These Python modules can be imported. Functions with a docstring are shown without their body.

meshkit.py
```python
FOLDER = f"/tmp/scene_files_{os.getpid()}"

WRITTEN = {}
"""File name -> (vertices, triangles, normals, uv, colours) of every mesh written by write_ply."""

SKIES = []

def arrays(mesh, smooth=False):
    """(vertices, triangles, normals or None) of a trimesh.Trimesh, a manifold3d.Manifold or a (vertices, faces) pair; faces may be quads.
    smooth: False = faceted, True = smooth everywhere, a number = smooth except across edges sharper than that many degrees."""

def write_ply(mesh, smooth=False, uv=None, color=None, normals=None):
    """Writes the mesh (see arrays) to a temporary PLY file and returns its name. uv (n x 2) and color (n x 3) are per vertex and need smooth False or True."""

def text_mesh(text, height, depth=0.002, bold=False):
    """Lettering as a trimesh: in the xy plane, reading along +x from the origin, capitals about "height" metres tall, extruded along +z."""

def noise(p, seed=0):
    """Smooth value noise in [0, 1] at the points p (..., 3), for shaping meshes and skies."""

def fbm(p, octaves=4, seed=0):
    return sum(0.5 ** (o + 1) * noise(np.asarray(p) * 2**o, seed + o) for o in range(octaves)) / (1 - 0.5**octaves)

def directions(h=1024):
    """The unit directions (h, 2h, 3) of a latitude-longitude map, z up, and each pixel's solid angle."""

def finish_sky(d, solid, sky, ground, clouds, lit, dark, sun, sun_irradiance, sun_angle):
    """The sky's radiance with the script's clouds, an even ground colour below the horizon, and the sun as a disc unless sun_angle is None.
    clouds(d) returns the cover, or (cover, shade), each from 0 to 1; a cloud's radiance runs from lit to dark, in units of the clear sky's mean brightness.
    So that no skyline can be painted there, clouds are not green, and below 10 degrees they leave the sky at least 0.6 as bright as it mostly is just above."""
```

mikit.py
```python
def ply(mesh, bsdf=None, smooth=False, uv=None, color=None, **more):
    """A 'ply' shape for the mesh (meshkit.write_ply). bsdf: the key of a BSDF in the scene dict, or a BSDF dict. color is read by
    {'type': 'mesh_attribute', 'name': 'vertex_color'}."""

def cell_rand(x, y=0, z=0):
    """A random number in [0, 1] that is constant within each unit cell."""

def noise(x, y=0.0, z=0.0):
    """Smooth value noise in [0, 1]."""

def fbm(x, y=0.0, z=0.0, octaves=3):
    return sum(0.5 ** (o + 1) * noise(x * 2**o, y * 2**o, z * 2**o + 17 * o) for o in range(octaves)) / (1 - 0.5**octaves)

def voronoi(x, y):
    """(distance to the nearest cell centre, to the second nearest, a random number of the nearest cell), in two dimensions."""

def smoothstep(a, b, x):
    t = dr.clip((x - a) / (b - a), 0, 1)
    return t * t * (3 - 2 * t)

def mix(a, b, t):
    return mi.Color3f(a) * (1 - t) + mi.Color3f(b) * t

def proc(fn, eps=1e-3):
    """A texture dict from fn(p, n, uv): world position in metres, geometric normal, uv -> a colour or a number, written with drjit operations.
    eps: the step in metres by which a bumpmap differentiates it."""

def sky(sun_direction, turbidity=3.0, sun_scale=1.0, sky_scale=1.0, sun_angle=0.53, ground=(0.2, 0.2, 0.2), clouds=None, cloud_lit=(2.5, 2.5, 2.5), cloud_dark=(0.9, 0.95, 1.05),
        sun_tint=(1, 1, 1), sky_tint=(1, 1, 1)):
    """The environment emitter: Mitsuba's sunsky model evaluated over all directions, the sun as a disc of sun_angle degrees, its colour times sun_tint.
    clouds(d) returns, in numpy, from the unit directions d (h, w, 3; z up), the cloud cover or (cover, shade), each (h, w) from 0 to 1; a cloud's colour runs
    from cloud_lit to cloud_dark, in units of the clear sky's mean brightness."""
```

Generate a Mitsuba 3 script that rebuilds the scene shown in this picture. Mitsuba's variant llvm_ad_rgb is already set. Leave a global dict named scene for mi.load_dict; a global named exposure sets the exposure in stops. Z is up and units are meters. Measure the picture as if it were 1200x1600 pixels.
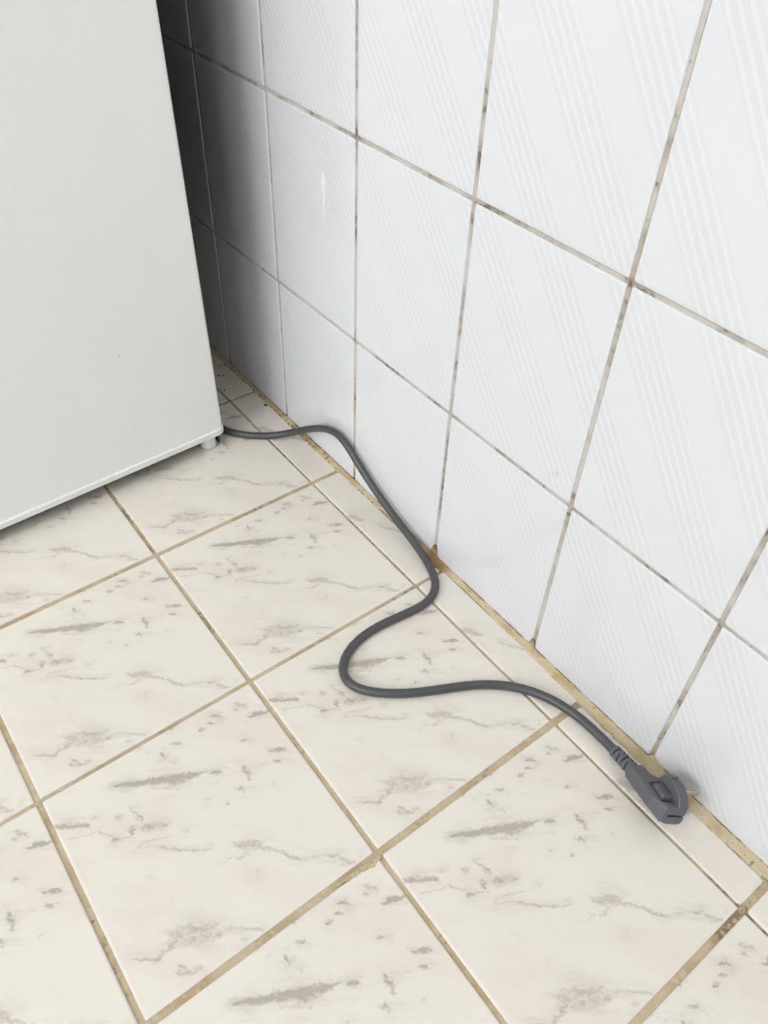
"""A corner of a tiled kitchen: white relief wall tiles, marbled floor tiles, the side of a refrigerator, its grey power cord.
World: x along the tiled wall, y into the wall (wall face at y = 0, room at y < 0), z up; metres. U is the floor tile pitch."""
import math
import numpy as np
import trimesh
import manifold3d as m3
import drjit as dr
import mitsuba as mi
import mikit
import meshkit
from mikit import noise, fbm, smoothstep, mix

T = mi.ScalarTransform4f
U = 0.2
scene, labels = {}, {}
rng = np.random.default_rng(7)

# ------------------------------------------------------------------ camera, exposure
CAM = np.array([4.01762, -2.09178, 3.22086]) * U
FWD = np.array([-0.55707, 0.44952, -0.69829])
UPV = -np.array([0.56996, -0.4046, -0.71515])
FOCAL = 1250.3                                           # pixels, for the 1200 x 1600 frame
scene['camera'] = {'type': 'perspective', 'fov': math.degrees(2 * math.atan(600 / FOCAL)), 'fov_axis': 'x', 'near_clip': 0.02, 'far_clip': 50.0,
                   'to_world': T().look_at(origin=CAM.tolist(), target=(CAM + FWD).tolist(), up=UPV.tolist())}
exposure = -0.63

# ------------------------------------------------------------------ light: two unseen frosted windows opposite the tiled wall and an unseen ceiling lamp
ROOM = dict(x0=-0.49, x1=3.1, y0=-2.6, y1=0.0, z1=2.55)
UNSEEN_WIN_LEFT = dict(x0=-0.40, x1=1.9, z0=0.9, z1=2.3, radiance=(9.25, 9.45, 10.0))  # out of view, lights the tiled wall and shadows the gap
UNSEEN_WIN_FAR = dict(x0=2.1, x1=3.0, z0=0.9, z1=2.3, radiance=(11.0, 11.2, 11.8))  # out of view, placed to light the refrigerator side but not the gap
UNSEEN_LAMP = dict(x=0.75, y=-1.75, r=0.22, radiance=(38.0, 37.4, 36.0))  # out of view, placed to lift the floor and the refrigerator side

# ------------------------------------------------------------------ helpers
def tex(fn, eps=1e-3):
    return mikit.proc(fn, eps)

def rgb(*c):
    return {'type': 'rgb', 'value': list(map(float, c))}

def rhull(pts, r, seg=12):
    s = m3.Manifold.sphere(r, seg)
    return m3.Manifold.batch_hull([s.translate([float(a) for a in p]) for p in pts])

def box_m(lo, hi):
    lo, hi = np.array(lo, float), np.array(hi, float)
    return m3.Manifold.cube([float(v) for v in hi - lo]).translate([float(v) for v in lo])

def tri(man):
    m = man.to_mesh()
    return trimesh.Trimesh(np.array(m.vert_properties[:, :3], float), np.array(m.tri_verts), process=False)

def box(lo, hi, bev=0.0):
    lo, hi = np.minimum(lo, hi), np.maximum(lo, hi)
    if bev:
        return tri(rhull([(x, y, z) for x in (lo[0] + bev, hi[0] - bev) for y in (lo[1] + bev, hi[1] - bev) for z in (lo[2] + bev, hi[2] - bev)], bev))
    m = trimesh.creation.box(extents=hi - lo)
    m.apply_translation((lo + hi) / 2)
    return m

def tube(path, r, seg=20, cap=True):
    p = np.asarray(path, float)
    r = np.broadcast_to(r, len(p))
    t = np.gradient(p, axis=0)
    t /= np.linalg.norm(t, axis=1, keepdims=True)
    n = np.cross(t[0], [0.13, 0.31, 0.94])
    n /= np.linalg.norm(n)
    ring = []
    for k in range(len(p)):
        n = n - t[k] * (n @ t[k])
        n /= np.linalg.norm(n)
        b = np.cross(t[k], n)
        a = np.linspace(0, 2 * np.pi, seg, endpoint=False)
        ring.append(p[k] + r[k] * (np.cos(a)[:, None] * n + np.sin(a)[:, None] * b))
    v = np.vstack(ring)
    i = np.arange(seg)
    j = (i + 1) % seg
    f = [np.vstack([np.stack([k * seg + i, k * seg + j, (k + 1) * seg + j], 1), np.stack([k * seg + i, (k + 1) * seg + j, (k + 1) * seg + i], 1)]) for k in range(len(p) - 1)]
    if cap:
        e = (len(p) - 1) * seg
        f.append(np.array([[0, q + 1, q] for q in range(1, seg - 1)]))
        f.append(np.array([[e, e + q, e + q + 1] for q in range(1, seg - 1)]))
    return trimesh.Trimesh(v, np.vstack(f), process=False)

def spline(pts, n):
    """Centripetal-ish cubic through the points, n samples evenly spaced in arc length, lightly smoothed."""
    from scipy.interpolate import CubicSpline
    p = np.asarray(pts, float)
    for _ in range(2):
        p[1:-1] = 0.25 * p[:-2] + 0.5 * p[1:-1] + 0.25 * p[2:]
    s = np.concatenate([[0], np.cumsum(np.linalg.norm(np.diff(p, axis=0), axis=1))])
    return CubicSpline(s, p)(np.linspace(0, s[-1], n))

def add(key, mesh, bsdf, smooth=False, label=None, cat=None, group=None, kind=None, **kw):
    scene[key] = mikit.ply(mesh, bsdf, smooth, **kw)
    d = {k: v for k, v in (('label', label), ('category', cat), ('group', group), ('kind', kind)) if v}
    if d:
        labels[key] = d

# ------------------------------------------------------------------ grid of tiles, in floor tile pitches
GX = {0: 0.008, 1: 0.9991, 2: 1.9888, 3: 2.9953, 4: 4.0088}                # joints across the floor, centre lines
JX = {0: 0.022, 1: 0.024, 2: 0.016, 3: 0.028, 4: 0.028}                     # and their widths
for k in range(-4, 8):
    if k not in GX:
        GX[k] = GX[0] + 1.0005 * k + (0.004 if k % 2 else -0.003)
        JX[k] = 0.027
GY = {0: -0.2162, 1: -1.2214, 2: -2.2289}                                   # joints along the wall
JY = {0: 0.012, 1: 0.020, 2: 0.023}
for k in range(3, 7):
    GY[k] = -0.2162 - 1.0065 * k
    JY[k] = 0.026
WX0, WXP = -0.3642, 0.7478
WX = {k: WX0 + WXP * k + d for k, d in zip(range(-1, 9), (0.0, -0.0025, -0.010, -0.0079, -0.0007, 0.0096, 0.0, 0.004, 0.0, -0.003))}
WT = {-1: 0.0, 0: 0.0082, 1: -0.0051, 2: -0.0076, 3: 0.0025, 4: 0.0078}     # the third row leans a little
WZ = [0.0, 0.9661 - 0.0026, 1.9694 + 0.0012, 2.9727, 3.9757, 4.979, 5.982]
WJ = 0.0165

# ------------------------------------------------------------------ materials
MARBLE = [(0.0703,0.1125,0.1012,0.0891,0.0087,0.0087,0.55),(0.0996,0.1214,0.0996,0.1214,0.0087,0.0087,0.5),(0.1633,0.0976,0.1738,0.0572,0.0068,0.0097,0.85),(0.1738,0.0572,0.1878,0.0343,0.0097,0.0077,0.85),(0.1213,0.0841,0.1213,0.0841,0.0068,0.0068,0.35),(0.0646,0.2272,0.0719,0.2118,0.0077,0.0077,0.7),(0.0952,0.2094,0.0952,0.2094,0.0058,0.0058,0.5),(0.086,0.2623,0.0935,0.2483,0.0077,0.0077,0.6),(0.0997,0.3014,0.1007,0.2893,0.0068,0.0068,0.7),(0.1676,0.2408,0.1676,0.2408,0.0048,0.0048,0.3),(0.0193,0.4114,0.0193,0.4114,0.0068,0.0068,0.6),(0.0165,0.5699,0.0209,0.557,0.0048,0.0048,0.5),(0.0558,0.5336,0.0558,0.5336,0.0077,0.0077,0.35),(0.085,0.4349,0.0958,0.427,0.0048,0.0048,0.6),(0.0958,0.427,0.0993,0.4135,0.0048,0.0048,0.6),(0.1341,0.4025,0.1341,0.4025,0.0058,0.0058,0.35),(0.1342,0.3851,0.1342,0.3851,0.0039,0.0039,0.3),(0.1745,0.3474,0.1745,0.3474,0.0048,0.0048,0.25),(0.0976,0.4937,0.1166,0.495,0.0068,0.0097,0.75),(0.1676,0.4761,0.1676,0.4761,0.0058,0.0058,0.5),(0.2467,0.1787,0.2679,0.1533,0.0048,0.0048,0.45),(0.1182,0.7268,0.1487,0.6741,0.0058,0.0126,0.8),(0.1487,0.6741,0.1732,0.6279,0.0126,0.0126,0.8),(0.1732,0.6279,0.1995,0.563,0.0116,0.0174,0.85),(0.1995,0.563,0.2393,0.504,0.0174,0.0232,0.85),(0.2393,0.504,0.2669,0.4386,0.0232,0.0155,0.85),(0.2669,0.4386,0.2804,0.4055,0.0135,0.0077,0.7),(0.2804,0.4055,0.2893,0.39,0.0077,0.0048,0.7),(0.3027,0.3718,0.3231,0.3473,0.0077,0.0097,0.75),(0.3131,0.4327,0.3607,0.3679,0.0058,0.0058,0.25),(0.224,0.5941,0.2774,0.5134,0.0068,0.0068,0.35),(0.2228,0.4609,0.2628,0.4063,0.0068,0.0068,0.3),(0.3609,0.2394,0.3908,0.2452,0.0097,0.0135,0.65),(0.3908,0.2452,0.4246,0.2452,0.0135,0.0077,0.65),(0.4425,0.2968,0.4425,0.2968,0.0126,0.0126,0.6),(0.3505,0.2334,0.3954,0.1807,0.0058,0.0058,0.25),(0.3415,0.337,0.3726,0.2618,0.0058,0.0058,0.2),(0.3683,0.1,0.3915,0.0545,0.0087,0.0087,0.65),(0.4119,0.1159,0.4326,0.0911,0.0077,0.0077,0.5),(0.3894,0.1771,0.411,0.1476,0.0048,0.0048,0.3),(0.3976,0.4448,0.3976,0.4448,0.0097,0.0097,0.4),(0.459,0.377,0.459,0.377,0.0077,0.0077,0.55),(0.5101,0.1743,0.5101,0.1743,0.0077,0.0077,0.4),(0.4639,0.2837,0.4932,0.2391,0.0048,0.0048,0.25),(0.1467,0.9764,0.1705,0.9384,0.0057,0.0141,0.6),(0.1705,0.9384,0.2189,0.8757,0.0141,0.0066,0.6),(0.1993,0.8368,0.1993,0.8368,0.0085,0.0085,0.45),(0.2574,0.7623,0.2574,0.7623,0.0132,0.0132,0.5),(0.2586,0.7015,0.2987,0.6945,0.0085,0.0113,0.5),(0.2987,0.6945,0.3248,0.6957,0.0113,0.0057,0.5),(0.3354,0.7321,0.3468,0.7596,0.0094,0.0066,0.55),(0.3537,0.7002,0.3729,0.664,0.0151,0.0188,0.6),(0.3729,0.664,0.3963,0.6206,0.0188,0.0094,0.6),(0.3299,0.8138,0.3428,0.8019,0.0113,0.0113,0.6),(0.2226,0.959,0.2504,0.8931,0.0038,0.0038,0.35),(0.2504,0.8931,0.2709,0.8539,0.0038,0.0038,0.35),(0.2709,0.8539,0.3155,0.8162,0.0066,0.0047,0.45),(0.3155,0.8162,0.3723,0.7535,0.0047,0.0038,0.45),(0.4169,0.7519,0.4155,0.7202,0.0075,0.0066,0.35),(0.4155,0.7202,0.4326,0.6746,0.0066,0.0057,0.35),(0.4326,0.6746,0.455,0.6131,0.0057,0.0038,0.35),(0.4224,0.75,0.4601,0.6879,0.0047,0.0047,0.35),(0.4601,0.6879,0.5335,0.6164,0.0047,0.0038,0.35),(0.4629,0.5665,0.4629,0.5665,0.0085,0.0085,0.4),(0.1656,0.9623,0.1902,0.9718,0.0047,0.0047,0.2),(0.469,0.684,0.5293,0.6124,0.0039,0.0039,0.5),(0.5293,0.6124,0.5703,0.5682,0.0039,0.0048,0.5),(0.5703,0.5682,0.5837,0.5187,0.0048,0.0029,0.5),(0.4668,0.571,0.4668,0.571,0.0116,0.0116,0.35),(0.6343,0.4316,0.6595,0.3975,0.0097,0.0251,0.5),(0.6595,0.3975,0.697,0.351,0.0251,0.0135,0.5),(0.6818,0.396,0.6958,0.37,0.0193,0.0155,0.4),(0.6854,0.4126,0.6917,0.4548,0.0135,0.0058,0.4),(0.6695,0.5183,0.6701,0.4616,0.0029,0.0029,0.3),(0.7095,0.3585,0.7469,0.3221,0.0077,0.0058,0.5),(0.7469,0.3221,0.7864,0.2972,0.0058,0.0048,0.5),(0.7864,0.2972,0.8314,0.266,0.0048,0.0106,0.55),(0.8314,0.266,0.841,0.2473,0.0106,0.0058,0.55),(0.841,0.2473,0.8616,0.2054,0.0039,0.0039,0.45),(0.8616,0.2054,0.8924,0.1651,0.0039,0.0039,0.45),(0.8924,0.1651,0.914,0.1288,0.0058,0.0106,0.55),(0.9154,0.1297,0.9451,0.1248,0.0068,0.0116,0.45),(0.9451,0.1248,0.9661,0.1035,0.0116,0.0097,0.45),(0.9698,0.0562,0.9698,0.0562,0.0077,0.0077,0.4),(0.8678,0.1586,0.8895,0.122,0.0058,0.0058,0.25),(0.7782,0.4238,0.7782,0.4238,0.0135,0.0135,0.25),(0.7926,0.4371,0.7926,0.4371,0.0097,0.0097,0.25),(0.6852,0.732,0.6852,0.732,0.0087,0.0087,0.35),(0.5405,0.7545,0.5405,0.7545,0.0077,0.0077,0.25),(0.904,0.2636,0.904,0.2636,0.0135,0.0135,0.12),(0.6523,0.5277,0.6523,0.5277,0.0077,0.0077,0.15),(0.7944,0.7865,0.8175,0.7247,0.0193,0.0329,0.5),(0.8175,0.7247,0.8545,0.6563,0.0329,0.0155,0.5),(0.8331,0.7588,0.8638,0.7054,0.0155,0.0271,0.5),(0.8638,0.7054,0.8914,0.6499,0.0271,0.0135,0.5),(0.8512,0.6545,0.8597,0.6369,0.0135,0.0077,0.4),(0.8779,0.6335,0.9224,0.5688,0.0087,0.0068,0.4),(0.9224,0.5688,0.9711,0.5155,0.0068,0.0077,0.4),(0.8136,0.779,0.818,0.8154,0.0135,0.0155,0.5),(0.818,0.8154,0.826,0.8404,0.0155,0.0097,0.5),(0.826,0.8404,0.8293,0.8714,0.0097,0.0135,0.45),(0.8293,0.8714,0.7964,0.9097,0.0097,0.0058,0.42),(0.7964,0.9097,0.7726,0.944,0.0058,0.0068,0.42),(0.9017,0.8151,0.9273,0.8155,0.0077,0.0116,0.45),(0.9273,0.8155,0.944,0.7988,0.0116,0.0097,0.45),(0.944,0.7988,0.9444,0.7695,0.0097,0.0116,0.45),(0.9556,0.588,0.9556,0.588,0.0106,0.0106,0.4),(0.9348,0.7026,0.9348,0.7026,0.0135,0.0135,0.22),(0.8791,0.5983,0.9107,0.562,0.0077,0.0077,0.2)]

def marble_density(u, v):
    """Printed veins of one floor tile; every tile carries the same print. u along the wall, v away from it."""
    al, ac = 0.604 * u - 0.797 * v, 0.797 * u + 0.604 * v
    a = fbm(al * 7.0 + 3.1, ac * 10.0 + 7.7, 0.5, 3) - 0.5
    b = fbm(al * 7.0 + 31.7, ac * 10.0 + 1.3, 2.5, 3) - 0.5
    c = fbm(al * 36.0, ac * 60.0, 4.5, 3) - 0.5
    e = fbm(al * 36.0 + 9.0, ac * 60.0, 6.5, 3) - 0.5
    al = al + 0.022 * a + 0.060 * c
    ac = ac + 0.018 * b + 0.030 * e
    x, y = 0.604 * al + 0.797 * ac, 0.604 * ac - 0.797 * al
    dens, halo = mi.Float(0), mi.Float(0)
    for (x0, y0, x1, y1, r0, r1, s) in MARBLE:
        dx, dy = x1 - x0, y1 - y0
        l2 = dx * dx + dy * dy
        qx, qy = x - x0, y - y0
        t = dr.clip((qx * dx + qy * dy) / l2, 0, 1) if l2 > 1e-9 else mi.Float(0)
        d2 = dr.square(qx - t * dx) + dr.square(qy - t * dy)
        r = (r0 + (r1 - r0) * t) * 1.3 + 0.0008
        w = r * 1.8 + 0.010
        dens = dr.maximum(dens, s * dr.exp(-0.9 * d2 / (r * r)))
        halo = dr.maximum(halo, s * dr.exp(-d2 / (w * w)))
    return dens, halo

VEIN, BASE, BLUSH = (0.395, 0.352, 0.300), (0.652, 0.622, 0.552), (0.632, 0.580, 0.508)

def floor_tile_colour(p, n, uv):
    u, v = uv.x, uv.y
    along, across = 0.604 * u - 0.797 * v, 0.797 * u + 0.604 * v
    haze = fbm(along * 3.4 + 5.0, across * 10.0 + 2.0, 0.3, 4)
    grain = fbm(along * 42.0, across * 85.0, 1.5, 3)
    streak = fbm(along * 11.0 + 2.0, across * 42.0, 3.3, 3)
    d, halo = marble_density(u, v)
    core = smoothstep(0.02, 0.95, d * (0.35 + 1.5 * grain) * (0.7 + 0.6 * haze)) * 1.1
    wisps = halo * smoothstep(0.42, 0.74, streak) * 0.62 + halo * 0.15
    c = mix(BASE, BLUSH, 0.55 * smoothstep(0.47, 0.72, haze))
    c = mix(c, VEIN, dr.clip(dr.maximum(core, wisps) + 0.07 * smoothstep(0.58, 0.75, haze) * grain, 0, 1))
    dirt = smoothstep(0.795, 0.83, noise(p.x * 130.0, p.y * 130.0, 3.5)) * smoothstep(0.86, 0.95, noise(p.x * 31.0, p.y * 31.0, 8.5))
    return mix(c, (0.10, 0.08, 0.06), dirt * 0.8)

def grout_floor_colour(p, n, uv):
    a = fbm(p.x * 55.0, p.y * 55.0, 0.7, 3)
    b = fbm(p.x * 330.0, p.y * 330.0, 1.7, 3)
    k = fbm(p.x * 16.0, p.y * 16.0, 5.7, 2)
    c = mix((0.45, 0.375, 0.245), (0.36, 0.28, 0.155), smoothstep(0.35, 0.7, a))
    c = mix(c, (0.53, 0.475, 0.36), 0.6 * smoothstep(0.5, 0.72, b))
    return mix(c, (0.13, 0.09, 0.055), 0.8 * smoothstep(0.55, 0.70, b * 0.5 + k * 0.55))

def grout_wall_colour(p, n, uv):
    a = fbm(p.x * 45.0, p.z * 45.0, 0.7, 3)
    b = fbm(p.x * 260.0, p.z * 260.0, 1.7, 3)
    low = 1 - smoothstep(0.0, 0.035, p.z)
    c = mix((0.45, 0.425, 0.37), (0.33, 0.295, 0.24), smoothstep(0.4, 0.68, a))
    c = mix(c, (0.11, 0.08, 0.06), 0.8 * smoothstep(0.54, 0.68, b * 0.55 + a * 0.45))
    return mix(c, (0.27, 0.19, 0.08), 0.8 * low)

def grout_bump(p, n, uv):
    return fbm(p.x * 300.0, p.y * 300.0 + p.z * 177.0, p.z * 300.0, 3)

def caulk_colour(p, n, uv):
    a = fbm(p.x * 60.0, p.y * 60.0, p.z * 60.0, 3)
    b = fbm(p.x * 260.0, p.y * 340.0, p.z * 260.0, 3)
    k = fbm(p.x * 9.0, 4.2, 7.7, 2)
    c = mix((0.47, 0.395, 0.25), (0.40, 0.31, 0.16), smoothstep(0.35, 0.68, a))
    c = mix(c, (0.54, 0.485, 0.36), 0.55 * smoothstep(0.50, 0.70, b))
    brown = dr.exp(-dr.square(dr.square((p.x - 0.386) / 0.019)))
    c = mix(c, mix((0.17, 0.10, 0.03), (0.30, 0.20, 0.08), b), 0.9 * brown)
    c = mix(c, (0.12, 0.08, 0.04), 0.75 * smoothstep(0.60, 0.72, b * 0.6 + k * 0.45))
    return mix(c, (0.07, 0.05, 0.035), 0.75 * smoothstep(-0.0011, -0.0003, p.y) * smoothstep(0.42, 0.55, a + 0.12))  # dark line at the wall edge: shade of the gap put into the colour

RELIEF = 0.2992 * U

def relief(p):
    """Groups of fine raised lines that cross each wall tile along its diagonal: 1 on a line, 0 beside it; and the membership of the group."""
    wob = 0.0009 * (fbm(p.x * 22.0, p.z * 22.0, 0.3, 2) - 0.5)
    s = 0.805 * p.x + 0.593 * p.z + wob
    q = s / RELIEF - 0.655
    q = q - dr.floor(q)
    band = smoothstep(0.0, 0.05, q) * (1 - smoothstep(0.56, 0.64, q))
    w = s / (0.0325 * U)
    line = dr.sin(2 * math.pi * w)
    fine = dr.sin(2 * math.pi * s / (0.0118 * U))
    return band, line, fine

def wall_tile_colour(p, n, uv):
    band, line, fine = relief(p)
    k = band * (smoothstep(-0.1, 0.9, line) * 0.062 - 0.033) + (1 - band) * 0.010 * fine
    m = 0.012 * (fbm(p.x * 12.0, p.z * 12.0, 2.0, 2) - 0.5)
    dirt = smoothstep(0.80, 0.83, noise(p.x * 150.0, p.z * 150.0, 3.5)) * smoothstep(0.90, 0.97, noise(p.x * 27.0, p.z * 27.0, 8.5))
    c = mi.Color3f(0.584, 0.592, 0.604) * (1 + k + m)
    return mix(c, (0.14, 0.09, 0.07), dirt)

def wall_tile_bump(p, n, uv):
    band, line, fine = relief(p)
    return band * smoothstep(0.0, 0.9, line) + 0.10 * (1 - band) * fine + 2.5 * fbm(p.x * 14.0, p.z * 14.0, 2.0, 2)

def fridge_colour(p, n, uv):
    k = 1 + 0.02 * (fbm(p.y * 700.0, p.z * 700.0, p.x * 700.0, 2) - 0.5)
    d2 = dr.square(p.y + 0.1985) + dr.square(p.z - 0.1705)
    return mix(mi.Color3f(0.735, 0.742, 0.720) * k, (0.03, 0.03, 0.03), 1 - smoothstep(0.0004, 0.0007, dr.sqrt(d2)))

def fridge_bump(p, n, uv):
    return fbm(p.y * 420.0, p.z * 420.0, p.x * 420.0, 2)

def far_floor_colour(p, n, uv):
    """Slab under the tiles: grout; beyond the tiles that are built, the same tile grid as a pattern."""
    x, y = p.x / U - 0.008, -p.y / U - 0.2162
    inside = (p.x > GX[-3] * U) & (p.x < GX[6] * U) & (p.y > GY[5] * U)
    fx, fy = x - dr.floor(x), y - dr.floor(y)
    edge = dr.minimum(dr.minimum(fx, 1 - fx), dr.minimum(fy, 1 - fy))
    tile = mix((0.40, 0.32, 0.19), BASE, smoothstep(0.010, 0.016, edge))
    return dr.select(inside, grout_floor_colour(p, n, uv), tile)

def far_wall_colour(p, n, uv):
    x, z = (p.x / U - WX0) / WXP, p.z / U / 1.0
    inside = (p.x > WX[-1] * U) & (p.x < WX[8] * U) & (p.z < WZ[5] * U)
    fx, fz = x - dr.floor(x), z - dr.floor(z)
    edge = dr.minimum(dr.minimum(fx, 1 - fx), dr.minimum(fz, 1 - fz))
    tile = mix((0.36, 0.34, 0.29), (0.584, 0.592, 0.604), smoothstep(0.008, 0.014, edge))
    return dr.select(inside, grout_wall_colour(p, n, uv), tile)

def principled(colour, rough, spec=0.5, **kw):
    return {'type': 'principled', 'base_color': colour, 'roughness': float(rough), 'specular': float(spec), **kw}

def two(b):
    return {'type': 'twosided', 'b': b}

def bumped(b, fn, scale, eps):
    return {'type': 'bumpmap', 'arbitrary': tex(fn, eps), 'scale': float(scale), 'b': b}

scene['mat_floor_tile'] = two(principled(tex(floor_tile_colour), 0.34, 0.35))
scene['mat_wall_tile'] = two(bumped(principled(tex(wall_tile_colour), 0.16, 0.5), wall_tile_bump, 0.00005, 2.5e-4))
scene['mat_floor_slab'] = two(bumped(principled(tex(far_floor_colour), 0.85, 0.2), grout_bump, 0.0012, 3e-4))
scene['mat_wall_slab'] = two(bumped(principled(tex(far_wall_colour), 0.85, 0.2), grout_bump, 0.0008, 3e-4))
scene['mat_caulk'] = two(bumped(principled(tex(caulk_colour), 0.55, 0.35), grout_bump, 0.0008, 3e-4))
scene['mat_fridge'] = two(bumped(principled(tex(fridge_colour), 0.38, 0.45), fridge_bump, 0.00008, 4e-4))
scene['mat_fridge_trim'] = two(principled(rgb(0.69, 0.695, 0.68), 0.33, 0.5))
scene['mat_foot'] = two(principled(rgb(0.66, 0.67, 0.68), 0.35, 0.5))
scene['mat_black'] = two(principled(rgb(0.02, 0.02, 0.02), 0.5, 0.4))
scene['mat_rear'] = two(principled(rgb(0.06, 0.06, 0.062), 0.5, 0.4))

def cable_colour(p, n, uv):
    return mi.Color3f(0.061, 0.0615, 0.062) * (0.9 + 0.2 * fbm(p.x * 60.0, p.y * 60.0, p.z * 60.0, 3))

def plug_colour(p, n, uv):
    return mi.Color3f(0.094, 0.096, 0.106) * (0.94 + 0.12 * fbm(p.x * 900.0, p.y * 900.0, p.z * 900.0, 2))

def plug_bump(p, n, uv):
    return fbm(p.x * 1300.0, p.y * 1300.0, p.z * 1300.0, 2)

scene['mat_cable'] = two(principled(tex(cable_colour), 0.37, 0.45))
scene['mat_plug'] = two(bumped(principled(tex(plug_colour), 0.5, 0.4), plug_bump, 0.0001, 2e-4))
scene['mat_slot'] = two(principled(rgb(0.012, 0.012, 0.013), 0.6, 0.3))
scene['mat_pin'] = {'type': 'principled', 'base_color': rgb(0.46, 0.41, 0.35), 'metallic': 1.0, 'roughness': 0.22}
scene['mat_paint'] = two(principled(rgb(0.64, 0.64, 0.61), 0.4, 0.4))
scene['mat_plaster'] = two(principled(rgb(0.36, 0.36, 0.36), 0.8, 0.2))  # dull grey so the unseen walls bounce little light
scene['mat_unseen_dark_wall'] = two(principled(rgb(0.07, 0.068, 0.066), 0.8, 0.2))  # near-black so the unseen front wall hardly bounces light
scene['mat_ceiling'] = two(principled(rgb(0.84, 0.84, 0.82), 0.9, 0.1))
scene['mat_crumb'] = two(principled(rgb(0.03, 0.025, 0.02), 0.8, 0.2))
scene['mat_frame'] = two(principled(rgb(0.78, 0.78, 0.77), 0.4, 0.4))

# ------------------------------------------------------------------ room shell
X0, X1, Y0, Z1 = ROOM['x0'], ROOM['x1'], ROOM['y0'], ROOM['z1']
TH = 0.10
RECESS_F, RECESS_W = 0.0016, 0.0012

def grid_plane(o, a, b, na, nb):
    """A plane of na x nb cells from o along the vectors a and b, its normal a x b, with uv in metres."""
    o, a, b = (np.array(t, float) for t in (o, a, b))
    s, t = np.meshgrid(np.linspace(0, 1, na + 1), np.linspace(0, 1, nb + 1), indexing='ij')
    v = o + s.reshape(-1, 1) * a + t.reshape(-1, 1) * b
    i = (np.arange(na)[:, None] * (nb + 1) + np.arange(nb)).ravel()
    return trimesh.Trimesh(v, np.vstack([np.stack([i, i + nb + 1, i + nb + 2], 1), np.stack([i, i + nb + 2, i + 1], 1)]), process=False)

def slab(lo, hi):
    return box(np.array(lo, float), np.array(hi, float))

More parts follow.
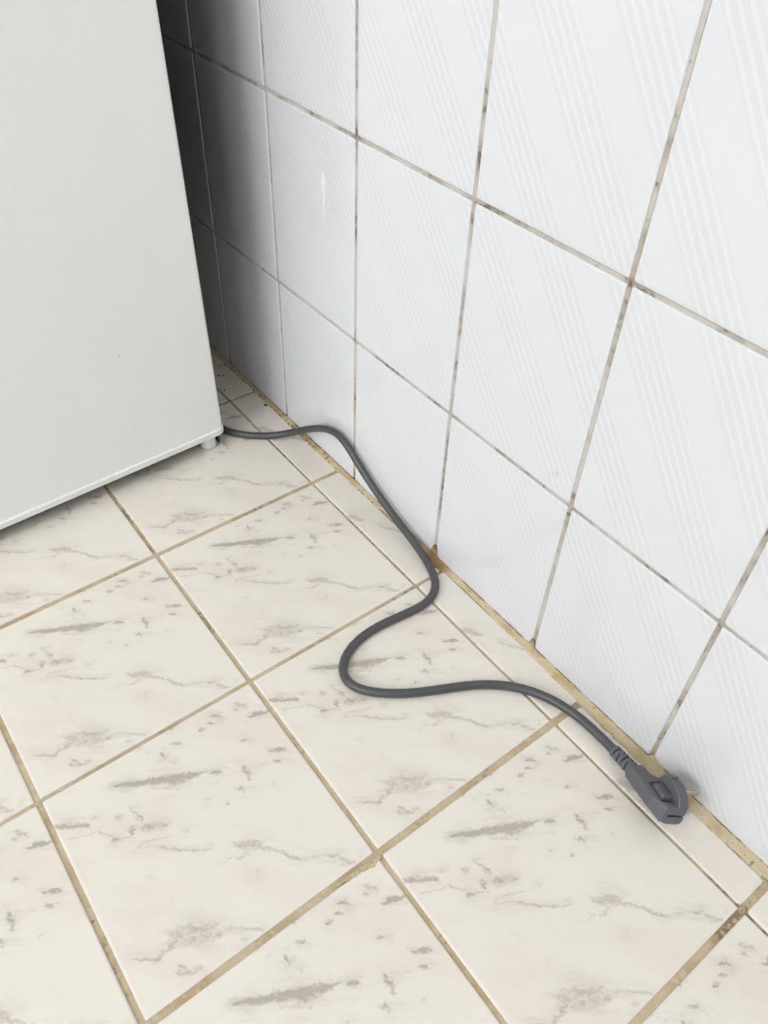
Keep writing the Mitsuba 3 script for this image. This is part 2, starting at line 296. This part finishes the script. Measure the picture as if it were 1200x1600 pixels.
add('floor', slab((X0 - TH, Y0 - TH, -TH), (X1 + TH, 0.09, -RECESS_F)), 'mat_floor_slab', label='floor of cream marbled ceramic tiles with stained tan grout', kind='structure')
add('wall_right', slab((X0 - TH, RECESS_W, -RECESS_F), (X1 + TH, 0.09, Z1)), 'mat_wall_slab', label='wall of white ceramic tiles with diagonal relief lines and dirty grout', kind='structure')
add('unseen_wall_back', slab((X0 - TH, Y0, -RECESS_F), (X0, RECESS_W, Z1)), 'mat_plaster', kind='structure', label='unseen plain wall closing off the gap beyond the refrigerator')  # unseen, set close to keep light out of the gap
add('ceiling', slab((X0 - TH, Y0 - TH, Z1), (X1 + TH, 0.09, Z1 + TH)), 'mat_ceiling', kind='structure', label='white ceiling')

def wall_with_holes(y0, y1, holes):
    """Wall slab along x with window openings (x0, x1, z0, z1)."""
    full = box_m((X0, y0, -RECESS_F), (X1, y1, Z1))
    for a, b, c, d in holes:
        full = full - box_m((a, y0 - 0.01, c), (b, y1 + 0.01, d))
    return tri(full)

W1, W2 = UNSEEN_WIN_LEFT, UNSEEN_WIN_FAR
add('wall_left', wall_with_holes(Y0 - TH, Y0, [(w['x0'], w['x1'], w['z0'], w['z1']) for w in (W1, W2)]), 'mat_plaster', kind='structure', label='unseen plain wall with two unseen windows opposite the tiled wall')
add('unseen_wall_front', slab((X1, Y0, -RECESS_F), (X1 + TH, RECESS_W, Z1)), 'mat_unseen_dark_wall', kind='structure', label='unseen wall behind the camera, kept dark to limit bounced light')  # unseen, dark to keep low light off the gap and floor

def window(key, axis, at, a0, a1, z0, z1, radiance, label):
    """Frame with a middle post and two frosted panes that are themselves the emitters, out of view. They emit along their normals, into the room."""
    f = 0.05
    def bx(p0, p1, q0, q1, d0, d1):
        return box_m((d0, p0, q0), (d1, p1, q1)) if axis == 0 else box_m((p0, d0, q0), (p1, d1, q1))
    d0, d1 = (at, at + 0.05) if axis == 0 else (at - 0.05, at)
    frame = bx(a0, a1, z0, z1, d0, d1)
    mid = (a0 + a1) / 2
    for p0, p1 in ((a0 + f, mid - f / 2), (mid + f / 2, a1 - f)):
        frame = frame - bx(p0, p1, z0 + f, z1 - f, d0 - 0.01, d1 + 0.01)
    add(key + '__frame', tri(frame), 'mat_frame')
    labels[key] = {'label': label, 'kind': 'structure'}
    for n, (p0, p1) in enumerate(((a0 + f, mid - f / 2), (mid + f / 2, a1 - f))):
        if axis == 1:
            m = grid_plane((p0, at - 0.025, z0 + f), (0, 0, z1 - z0 - 2 * f), (p1 - p0, 0, 0), 1, 1)      # normal +y
        else:
            m = grid_plane((at + 0.025, p0, z0 + f), (0, 0, z1 - z0 - 2 * f), (0, p1 - p0, 0), 1, 1)      # normal -x
        scene[key + '__pane' + ('_001' if n else '')] = mikit.ply(m, 'mat_paint', emitter={'type': 'area', 'radiance': rgb(*radiance)})

window('window_1', 1, Y0 - 0.02, W1['x0'], W1['x1'], W1['z0'], W1['z1'], W1['radiance'], 'unseen frosted window placed to light the tiled wall')  # unseen window, light source for the tiled wall

window('window_2', 1, Y0 - 0.02, W2['x0'], W2['x1'], W2['z0'], W2['z1'], W2['radiance'], 'narrower unseen frosted window placed to light the refrigerator side')  # unseen window, light source for the refrigerator side

# unseen ceiling lamp, placed to light floor and refrigerator: base plate and a shallow opal dish
ang = np.linspace(0, np.pi / 2, 9)
dish = trimesh.creation.revolve(np.stack([UNSEEN_LAMP['r'] * np.cos(ang), -0.055 * np.sin(ang)], 1), sections=40)
dish.apply_translation([UNSEEN_LAMP['x'], UNSEEN_LAMP['y'], Z1 - 0.012])
if (dish.face_normals[:, 2] * dish.area_faces).sum() > 0:
    dish.invert()
scene['unseen_ceiling_lamp__shade'] = mikit.ply(dish, 'mat_paint', emitter={'type': 'area', 'radiance': rgb(*UNSEEN_LAMP['radiance'])})
pl = trimesh.creation.cylinder(UNSEEN_LAMP['r'] + 0.012, 0.012, sections=40)
pl.apply_translation([UNSEEN_LAMP['x'], UNSEEN_LAMP['y'], Z1 - 0.006])
add('unseen_ceiling_lamp__base', pl, 'mat_frame')
labels['unseen_ceiling_lamp'] = {'label': 'unseen round opal ceiling lamp placed to light the floor', 'category': 'lamp'}

# ------------------------------------------------------------------ tiles
def tile_mesh(corners, depth, rims, rad, seg=3):
    """A tile whose face is z = 0 in (a, b): rings of (inset, drop) from the face's rim outwards. Returns vertices (a, b, drop), faces; the face looks to +z."""
    c = np.asarray(corners, float)                       # 4 corners, counter-clockwise
    rings = []
    for inset, drop in rims:
        ring = []
        for k in range(4):
            p, q, r = c[k - 1], c[k], c[(k + 1) % 4]
            e0, e1 = (p - q) / np.linalg.norm(p - q), (r - q) / np.linalg.norm(r - q)
            o = q + (e0 + e1) * (rad + inset)
            a0, a1 = math.atan2(-e1[1], -e1[0]), math.atan2(-e0[1], -e0[0])
            while a1 < a0:
                a1 += 2 * np.pi
            for t in np.linspace(a0, a1, seg):
                ring.append((o[0] + rad * math.cos(t), o[1] + rad * math.sin(t), -drop))
        rings.append(ring)
    v = np.array([p for r in rings for p in r])
    n = len(rings[0])
    i = np.arange(n)
    j = (i + 1) % n
    f = [np.array([[0, k, k + 1] for k in range(1, n - 1)])]
    for k in range(len(rings) - 1):
        a, b = k * n, (k + 1) * n
        f += [np.stack([a + i, b + i, b + j], 1), np.stack([a + i, b + j, a + j], 1)]
    return v, np.vstack(f)

F_RIMS = [(0.0022, 0.0), (0.0007, 0.00022), (0.0, 0.0009), (0.0, 0.006)]
W_RIMS = [(0.0032, 0.0), (0.0010, 0.00028), (0.0, 0.0011), (0.0, 0.006)]

def numbered(base, n):
    return base if n == 0 else f'{base}_{n:03d}'

count = 0
def floor_tile(x0, x1, ya, yb, key_uv, rad=0.0012, tilt=0.00035):
    """Floor tile between x0..x1 and yb..ya (metres); key_uv maps (x, y) to the print's coordinates."""
    global count
    v, f = tile_mesh([(x0, yb), (x1, yb), (x1, ya), (x0, ya)], 0.006, F_RIMS, rad)
    uv = np.array([key_uv(a, b) for a, b, _ in v])
    lift = rng.uniform(-tilt, tilt, 3)
    v[:, 2] += lift[0] * 0.3 + (v[:, 0] - (x0 + x1) / 2) / 0.1 * lift[1] * 0.5 + (v[:, 1] - (ya + yb) / 2) / 0.1 * lift[2] * 0.5
    add(numbered('floor__tile', count), trimesh.Trimesh(v, f, process=False), 'mat_floor_tile', True, uv=uv)
    count += 1

for i in range(-3, 6):
    x0, x1 = (GX[i] + JX[i] / 2) * U, (GX[i + 1] - JX[i + 1] / 2) * U
    gx0, gx1 = GX[i] * U, GX[i + 1] * U
    back = np.interp((GX[i] + GX[i + 1]) / 2, [-0.4, 0.5, 2.1, 3.4, 4], [-0.020, -0.030, -0.024, -0.050, -0.043])
    floor_tile(x0, x1, back * U, (GY[0] + JY[0] / 2) * U, lambda a, b: (0.30 + (-b / U) * 1.0 + 0.18, (a - gx0) / (gx1 - gx0)), rad=0.0025)
    for j in range(0, 5):
        ga, gb = GY[j] * U, GY[j + 1] * U
        if i < -1 and j > 1:
            continue
        floor_tile(x0, x1, (GY[j] - JY[j] / 2) * U, (GY[j + 1] + JY[j + 1] / 2) * U, lambda a, b: ((a - gx0) / (gx1 - gx0), (ga - b) / (ga - gb)))

wcount = 0
for k in range(-1, 7):
    for r in range(0, 5):
        l0, l1 = WX[k], WX[k + 1]
        t0, t1 = (WT.get(k, 0.0), WT.get(k + 1, 0.0)) if r == 2 else (0.0, 0.0)
        z0, z1 = WZ[r] + (WJ / 2 if r else 0.004), WZ[r + 1] - WJ / 2
        h = WJ / 2
        c = [(l0 + h, z0), (l1 - h, z0), (l1 - h + t1, z1), (l0 + h + t0, z1)]
        v, f = tile_mesh(np.array(c) * U, 0.006, W_RIMS, 0.0016)
        lift = rng.uniform(-0.00025, 0.00025, 2)
        cx, cz = v[:, 0].mean(), v[:, 1].mean()
        y = -v[:, 2] + (v[:, 0] - cx) / 0.075 * lift[0] * 0.5 + (v[:, 1] - cz) / 0.1 * lift[1] * 0.5
        vv = np.stack([v[:, 0], y, v[:, 1]], 1)            # (a, b, z) -> (x, -z, b): the face looks to -y
        add(numbered('wall_right__tile', wcount), trimesh.Trimesh(vv, f, process=False), 'mat_wall_tile', True, uv=np.stack([vv[:, 0] + 0.37 * y, vv[:, 2] + 0.41 * y], 1))
        wcount += 1

# sealing bead in the corner between floor and tiled wall
xs = np.arange(-0.45, 1.35, 0.0016)
wide = np.interp(xs / U, [-0.4, 0.5, 0.86, 1.3, 1.40, 1.44, 1.54, 1.58, 1.85, 1.93, 2.02, 2.15, 2.3, 2.64, 3.42, 3.87, 4.1, 7], [0.030, 0.034, 0.034, 0.030, 0.026, 0.006, 0.006, 0.026, 0.040, 0.060, 0.030, 0.024, 0.024, 0.040, 0.058, 0.046, 0.046, 0.046]) * U
n1 = meshkit.fbm(np.stack([xs * 90, xs * 0, xs * 0], 1)) if hasattr(meshkit, 'fbm') else np.zeros(len(xs))
n2 = meshkit.fbm(np.stack([xs * 260, xs * 0 + 5, xs * 0], 1)) if hasattr(meshkit, 'fbm') else np.zeros(len(xs))
n1, n2 = n1 - n1.mean(), n2 - n2.mean()
wide = np.maximum(wide * (1 + 0.30 * n1) + 0.0012 * n2, 0.0012)
rise = np.maximum(0.0022 * (1 + 0.8 * n2), 0.0008)
for jx, hh, ww in ((1.8791, 0.0165, 0.007), (2.632, 0.012, 0.005), (3.385, 0.007, 0.005)):
    rise = np.maximum(rise, hh * np.exp(-((xs / U - jx) * U / ww) ** 4 * 3.0) * (1 + 0.3 * n2))
prof = []
for w, r, a, b in zip(wide, rise, n1, n2):
    prof.append([(-w - 0.0008, -0.0012), (-w, 0.00025 + 0.0003 * b), (-w * 0.66, 0.0009 + 0.0006 * a), (-w * 0.33, 0.0014 + 0.0006 * b), (-0.0009, min(r, 0.0022) * 0.9), (-0.0005, r), (0.0030, r + 0.0002), (0.0030, -0.0012)])
prof = np.array(prof)
K = prof.shape[1]
v = np.concatenate([np.repeat(xs, K)[:, None], prof.reshape(-1, 2)], 1)
i = (np.arange(len(xs) - 1)[:, None] * K + np.arange(K - 1)).ravel()
f = np.vstack([np.stack([i, i + 1, i + K + 1], 1), np.stack([i, i + K + 1, i + K], 1)])
bead = trimesh.Trimesh(v, f, process=False)
if bead.face_normals[:, 2].sum() < 0:
    bead.invert()
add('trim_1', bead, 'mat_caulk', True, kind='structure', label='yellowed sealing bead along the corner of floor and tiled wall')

# grout smeared over a tile's edge
from shapely.geometry import Polygon
SMEAR = [(3.0066,-1.2229),(3.0046,-1.247),(3.0016,-1.2765),(2.9982,-1.3148),(2.9973,-1.3577),(2.9959,-1.3966),(2.997,-1.4278),(3.0015,-1.4339),(3.0088,-1.4118),(3.0063,-1.3948),(3.0143,-1.3759),(3.0098,-1.3573),(3.0173,-1.3472),(3.0128,-1.3285),(3.0123,-1.3125),(3.0223,-1.3073),(3.0208,-1.2843),(3.0298,-1.2721),(3.0253,-1.2529),(3.0183,-1.2412),(3.0193,-1.2228)]
m = trimesh.creation.extrude_polygon(Polygon(np.array(SMEAR) * U), 0.0011)
m.apply_translation([0, 0, -0.0006])
add('floor__grout_smear', m, 'mat_caulk', label='rough grout smeared over the edge of a tile')

# white paint marks on the wall
def wall_patch(outline, thick, bsdf, key, label=None):
    m = trimesh.creation.extrude_polygon(Polygon(outline), thick)
    vv = np.array(m.vertices)
    m = trimesh.Trimesh(np.stack([vv[:, 0], -vv[:, 2] + 0.0001, vv[:, 1]], 1), np.array(m.faces)[:, ::-1], process=False)
    add(key, m, bsdf, label=label)

PAINT = [[(0.8575, 1.7418), (0.8703, 1.7316), (0.8852, 1.7054), (0.8839, 1.6689), (0.8796, 1.6263), (0.8773, 1.5976), (0.8752, 1.5735), (0.8793, 1.5395), (0.8793, 1.5036), (0.8733, 1.488), (0.863, 1.4901), (0.8579, 1.5196), (0.8572, 1.5551), (0.8587, 1.5909), (0.8575, 1.6138), (0.8548, 1.6474), (0.8495, 1.6843), (0.85, 1.716)], [(1.3979, 0.941), (1.4113, 0.9374), (1.4287, 0.9378), (1.4389, 0.9498), (1.454, 0.9505), (1.4863, 0.9484), (1.4809, 0.9342), (1.4463, 0.935), (1.4255, 0.9184), (1.4035, 0.9203)], [(2.5419, 1.0764), (2.5424, 1.068), (2.5402, 1.06), (2.5358, 1.0544), (2.5304, 1.0528), (2.5254, 1.0557), (2.5223, 1.0621), (2.5218, 1.0705), (2.524, 1.0785), (2.5284, 1.084), (2.5338, 1.0856), (2.5387, 1.0828)]]
wall_patch(np.array(PAINT[0]) * U, 0.0005, 'mat_paint', 'wall_right__paint_drip', 'cream paint drip running down a wall tile')
wall_patch(np.array(PAINT[1]) * U, 0.0005, 'mat_paint', 'wall_right__paint_fleck')
wall_patch(np.array(PAINT[2]) * U, 0.0012, 'mat_wall_tile', 'wall_right__glaze_blister')

# ------------------------------------------------------------------ refrigerator
FX, FY, FZ = 0.400 * U, -0.462 * U, 0.105 * U             # side face, rear face, underside
FW, FD, FH = 0.55, 0.52, 1.42
YAW, LEAN = math.radians(0.9), math.radians(0.75)          # it leans a little towards its door
FT = T().translate([FX, FY, 0]).rotate([0, 0, 1], math.degrees(YAW))
BT = FT.rotate([1, 0, 0], math.degrees(LEAN))
def fr(key, mesh, bsdf, smooth=False, upright=False, **kw):
    """A part given in the refrigerator's own frame: x <= 0 into the cabinet, y <= 0 towards its door, z up."""
    scene[key] = mikit.ply(mesh, bsdf, smooth, to_world=FT if upright else BT)
    if kw:
        labels[key] = kw
SK = 0.0082
fr('refrigerator__body', box((-FW, -FD, FZ + 0.005), (0, 0, FH), 0.0035), 'mat_fridge', 30)

def skirt():
    """Strip round the foot of the cabinet: a plain band whose upper edge is bevelled back to the panel."""
    from shapely.geometry import box as sbox
    rings = []
    for grow, z in ((-0.004, FZ), (0.0022, FZ), (0.0030, FZ + 0.0008), (0.0030, FZ + SK - 0.0011), (0.0024, FZ + SK - 0.0003), (-0.002, FZ + SK)):
        c = np.array(sbox(-FW + 0.009, -FD + 0.009, -0.009, -0.009).buffer(0.009 + grow, quad_segs=8).exterior.coords)[:-1]
        rings.append(np.column_stack([c, np.full(len(c), z)]))
    n = len(rings[0])
    i = np.arange(n)
    j = (i + 1) % n
    f = [np.vstack([np.stack([k * n + i, k * n + j, (k + 1) * n + j], 1), np.stack([k * n + i, (k + 1) * n + j, (k + 1) * n + i], 1)]) for k in range(len(rings) - 1)]
    m = trimesh.Trimesh(np.vstack(rings), np.vstack(f), process=False)
    if m.face_normals[(len(rings) // 2) * 2 * n // 2] @ (m.triangles_center[(len(rings) // 2) * 2 * n // 2] - m.vertices.mean(0)) < 0:
        m.invert()
    return m
fr('refrigerator__added_dark_sheet', box((-FW + 0.004, -FD + 0.004, FZ + 0.0005), (-0.004, -0.004, FZ + 0.0045)), 'mat_black', label='unseen dark sheet added to deepen the shade under the cabinet')  # unseen sheet added to darken the floor under the cabinet
fr('refrigerator__base_trim', skirt(), 'mat_fridge_trim', 35, label='white trim strip around the bottom edge')
for n, (fx, fy) in enumerate(((-0.0125, -0.0175), (-FW + 0.03, -0.0175), (-0.0125, -FD + 0.04), (-FW + 0.03, -FD + 0.04))):
    top = FZ + 0.002 + fy * math.sin(LEAN)                  # the feet are screwed in by different amounts
    prof = [(0.0, 0.0), (0.0076, 0.0), (0.0090, 0.0008), (0.0096, 0.0022), (0.0096, top), (0.0, top)]
    m = trimesh.creation.revolve(np.array(prof), sections=36)
    m.apply_translation([fx, fy, 0.0001])
    fr(numbered('refrigerator__foot', n), m, 'mat_foot', 40, True, label='white round foot')
    fr(numbered('refrigerator__foot', n) + '__bracket', box((fx - 0.012, fy + 0.0105, 0.0035), (fx + 0.008, fy + 0.0125, top)), 'mat_black', False, True)
fr('refrigerator__door', box((-FW, -FD - 0.055, FZ + 0.03), (0, -FD - 0.006, FH), 0.006), 'mat_fridge', 30)
fr('refrigerator__door__handle', box((-FW + 0.03, -FD - 0.085, 0.75), (-FW + 0.05, -FD - 0.052, 1.15), 0.006), 'mat_fridge_trim', 30)
fr('refrigerator__compressor', tri(rhull([(-0.34, -0.010, 0.085), (-0.26, -0.010, 0.085), (-0.34, -0.010, 0.14), (-0.26, -0.010, 0.14)], 0.042, 24)), 'mat_black', 40, label='black compressor')
coil = []
for k in range(9):
    z = 0.32 + 0.10 * k
    xa, xb = (-0.44, -0.10) if k % 2 == 0 else (-0.10, -0.44)
    coil += [(xa, 0.012, z), (xb, 0.012, z)]
fr('refrigerator__condenser_coil', tube(np.array([p for a, b in zip(coil, coil[1:]) for p in np.linspace(a, b, 8, endpoint=False)]), 0.0025, 8), 'mat_black', True, label='black condenser coil')
labels['refrigerator'] = {'label': 'plain light grey refrigerator standing on small white round feet beside the tiled wall', 'category': 'refrigerator'}

fr('refrigerator__rear_panel', box((-FW + 0.02, -0.001, 0.20), (-0.012, 0.003, FH - 0.05), 0.001), 'mat_rear', label='unseen rear panel kept dark to limit bounce in the gap')  # unseen, its dark colour limits bounced light in the gap

# ------------------------------------------------------------------ power cord
CABLE = [[0.3023,-0.4103,0.0215],[0.3763,-0.3605,0.0215],[0.4457,-0.2948,0.0215],[0.5058,-0.2146,0.0215],[0.5442,-0.1206,0.0215],[0.6118,-0.08,0.0704],[0.7176,-0.06,0.1528],[0.8209,-0.047,0.2263],[0.9315,-0.038,0.2914],[1.0206,-0.036,0.3107],[1.091,-0.036,0.2913],[1.1699,-0.038,0.2459],[1.2547,-0.04,0.1957],[1.3635,-0.042,0.1443],[1.4762,-0.044,0.1125],[1.5899,-0.048,0.0748],[1.6887,-0.052,0.0574],[1.7762,-0.058,0.0488],[1.854,-0.066,0.0349],[1.9359,-0.0828,0.0215],[2.01,-0.1042,0.0215],[2.0682,-0.1374,0.0215],[2.1115,-0.1888,0.0215],[2.1342,-0.2591,0.0215],[2.1289,-0.3307,0.0215],[2.1136,-0.4224,0.0215],[2.0956,-0.5304,0.0215],[2.0936,-0.6281,0.0215],[2.1132,-0.7201,0.0215],[2.1481,-0.7942,0.0215],[2.1916,-0.8471,0.0215],[2.2535,-0.872,0.0215],[2.3091,-0.8673,0.0215],[2.3621,-0.8357,0.0215],[2.431,-0.7646,0.0215],[2.4936,-0.6815,0.0215],[2.5429,-0.5872,0.0215],[2.586,-0.4864,0.0215],[2.6349,-0.3892,0.0215],[2.6857,-0.3132,0.0215],[2.7471,-0.2469,0.0215],[2.8184,-0.1907,0.0215],[2.9014,-0.1474,0.0215],[2.9974,-0.1199,0.0215],[3.0778,-0.1125,0.0225],[3.1535,-0.1117,0.026]]
PR = np.array([[0.84285, -0.16627, 0.51181], [-0.4106, 0.41607, 0.81135], [0.34785, 0.894, -0.28242]])                                    # rows D (cable to head), Z (pin line), P (pins) as columns of the rotation
PC = np.array([3.5787, -0.1353, 0.0983]) * U
def plug_to_world(p):
    return PC + (np.asarray(p, float) / 1000.0) @ PR.T

CR = 0.0043
lead = np.array([(3.265, -0.122, 0.0345), (3.277, -0.1255, 0.0385)]) * U
start = np.array([(-0.62, -0.40, 0.35), (-0.55, -0.36, 0.16), (-0.40, -0.36, 0.06), (-0.15, -0.42, 0.03), (0.10, -0.45, 0.0215), (0.22, -0.44, 0.0215)])
pts = np.vstack([start * U, np.array(CABLE) * U, lead])
path = spline(pts, 520)
path[:, 2] = np.maximum(path[:, 2], CR + 0.0001)
add('power_cord__cable', tube(path, CR, 22), 'mat_cable', True, label='dark grey round cable')

def plug(man):
    """Manifold in plug millimetres (D, Z, P) -> world mesh. The frame is left-handed, so faces are turned."""
    m = tri(man)
    return trimesh.Trimesh(plug_to_world(m.vertices), np.array(m.faces)[:, ::-1], process=False)

def cyl_p(r, p0, p1, seg=64):
    return m3.Manifold.cylinder(p1 - p0, r, r, seg).translate([0, 0, p0])

def cyl_d(r0, r1, d0, d1, seg=40):
    return m3.Manifold.cylinder(d1 - d0, r0, r1, seg).rotate([0, 90, 0]).translate([d0, 0, 0])

head = cyl_p(18.6, -8.0, -0.6) + m3.Manifold.cylinder(0.6, 18.6, 18.0, 64).translate([0, 0, -0.6]) + m3.Manifold.cylinder(0.9, 17.8, 18.6, 64).translate([0, 0, -8.9])
head = head ^ box_m((-30, -30, -30), (16.8, 30, 10))
R1 = 1.1
def rh(pts):
    c = np.mean(pts, axis=0)
    return rhull([np.array(p, float) - R1 * np.sign(np.array(p, float) - c) for p in pts], R1, 14)
core = rh([(-22, 7, -26), (6, 7, -26.5), (6, -5, -26.5), (-22, -7, -26), (17, 7, -19.5), (17, -8, -21.5), (17, 7, -1), (17, -8, -1), (-22, 7, -11), (-22, -7, -11), (-15, 8, -2), (-15, -8, -2)])
neck = rh([(-35, 6, -26), (-35, -7, -26), (-35, 6, -13), (-35, -7, -13), (-16, 7, -26), (-16, -7, -26), (-16, 7, -11), (-16, -7, -11)])
lower = rh([(-12, -15, -3), (13, -14, -3), (-14, -7, -12), (15, -8, -16), (-10, -10, -10), (12, -10, -12), (-12, -6, -2), (14, -6, -2)])
body = head + core + neck + lower
pocket = rhull([(-12.5, 9.8, -21), (11, 9.8, -21), (-12.5, 10, -9.9), (11, 10, -9.9), (-9.5, 4.4, -19.0), (8.0, 4.4, -19.0), (-10.5, 2.4, -9.9), (9.5, 2.4, -9.9)], 0.9, 14)
slot = box_m((12.5, -2.6, -15.5), (20, -0.4, 1))
slot2 = box_m((-30, -2.2, -6.5), (-15.8, 2.2, 1))
step = rhull([(-13.2, 14.2, -7.4), (-6.0, 18.2, -7.4), (-13.2, 14.2, -1.2), (-6.0, 18.2, -1.2), (-9, 12, -7.4), (-9, 12, -1.2)], 1.2, 12)
body = (body + step) - pocket - slot - slot2
add('power_cord__plug', plug(body), 'mat_plug', 32, label='angled grey two pin plug lying against the wall')
pad = rhull([(-6.6, 8.4, -17.4), (5.0, 8.4, -17.4), (-6.6, 8.0, -10.0), (5.0, 8.0, -10.0), (-7.4, 2.4, -18.4), (5.8, 2.4, -18.4), (-7.4, 2.4, -9.4), (5.8, 2.4, -9.4)], 1.9, 18)
add('power_cord__plug__grip_pad', plug(pad), 'mat_plug', True)
clip = box_m((13.2, -2.2, -14.8), (14.4, -0.8, -0.5))
add('power_cord__plug__earth_contact', plug(clip), 'mat_slot')
for n, z in enumerate((9.5, -9.5)):
    pin = m3.Manifold.cylinder(18.2, 2.35, 2.35, 28).translate([0, z, -1]) + m3.Manifold.cylinder(1.8, 2.35, 1.5, 28).translate([0, z, 17.2])
    add(numbered('power_cord__plug__pin', n), plug(pin), 'mat_pin', 35, label='bare metal pin')
# ribbed strain relief: it sags from the plug's neck to the floor, so it has an axis of its own
SR0, SR1 = np.array([3.265, -0.122, 0.0345]) * U, plug_to_world((-33.5, -0.5, -19.5))
sx = (SR1 - SR0) / np.linalg.norm(SR1 - SR0)
sz = PR[:, 1] - sx * (PR[:, 1] @ sx)
sz /= np.linalg.norm(sz)
sy = np.cross(sz, sx)
SRL = np.linalg.norm(SR1 - SR0) * 1000
sr = cyl_d(3.3, 3.3, 1.5, SRL) + cyl_d(4.6, 5.0, -0.4, 1.6)
pitch = SRL / 5.0
for k in range(5):
    d = 0.2 + k * pitch
    r = 5.7 + 0.16 * k
    sr += cyl_d(r - 0.45, r, d - 0.35, d) + cyl_d(r, r, d, d + pitch * 0.52) + cyl_d(r, r - 0.45, d + pitch * 0.52, d + pitch * 0.52 + 0.35)
    for side in ((-1, 1) if k % 2 else (0,)):
        for flip in ((1,) if k % 2 else (1, -1)):
            a = math.radians(20 if k % 2 else 110) + (math.pi if side == -1 or flip == -1 else 0)
            sr += (box_m((0, -1.7, -1.2), (pitch, 1.7, 1.6)).translate([0, 0, 4.0]).rotate([math.degrees(a), 0, 0]).translate([d + 1, 0, 0]))
m = tri(sr)
m.vertices = SR0 + (np.array(m.vertices) / 1000) @ np.stack([sx, sy, sz])
add('power_cord__strain_relief', m, 'mat_plug', 35, label='ribbed grey strain relief')
labels['power_cord'] = {'label': 'dark grey power cord with an angled plug snaking over the marbled floor tiles', 'category': 'power cord'}

# ------------------------------------------------------------------ dark crumbs on the floor beside the refrigerator
CRUMBS = [(-0.3774, -0.0377, 0.007, 0.009, 0.4), (-0.2674, -0.1114, 0.006, 0.008, 0.2), (-0.2835, -0.1374, 0.006, 0.016, 1.0), (-0.1101, -0.188, 0.007, 0.008, 0.5), (0.1892, -0.0483, 0.008, 0.02, 0.3), (-0.3712, -0.0872, 0.005, 0.01, 0.9), (-0.3127, -0.0299, 0.004, 0.006, 0.2)]
for n, (x, y, w, l, a) in enumerate(CRUMBS):
    m = trimesh.creation.icosphere(1, 1.0)
    vv = np.array(m.vertices) * (1 + 0.25 * rng.uniform(-1, 1, (len(m.vertices), 1)))
    vv = vv * [l * U * 0.75, w * U * 0.75, min(w, 0.006) * U * 0.5]
    ca, sa = math.cos(a), math.sin(a)
    vv = vv @ np.array([[ca, sa, 0], [-sa, ca, 0], [0, 0, 1]])
    vv[:, 2] -= vv[:, 2].min() - 0.0001
    key = numbered('crumb', n)
    add(key, trimesh.Trimesh(vv + [x * U, y * U, 0], m.faces, process=False), 'mat_crumb', True, cat='crumb', **(dict(label='oblong black crumb alone on the cut tile above the cable') if n == 4 else dict(label='tiny dark crumb on the shaded floor tile beside the refrigerator', group='crumbs beside the refrigerator')))
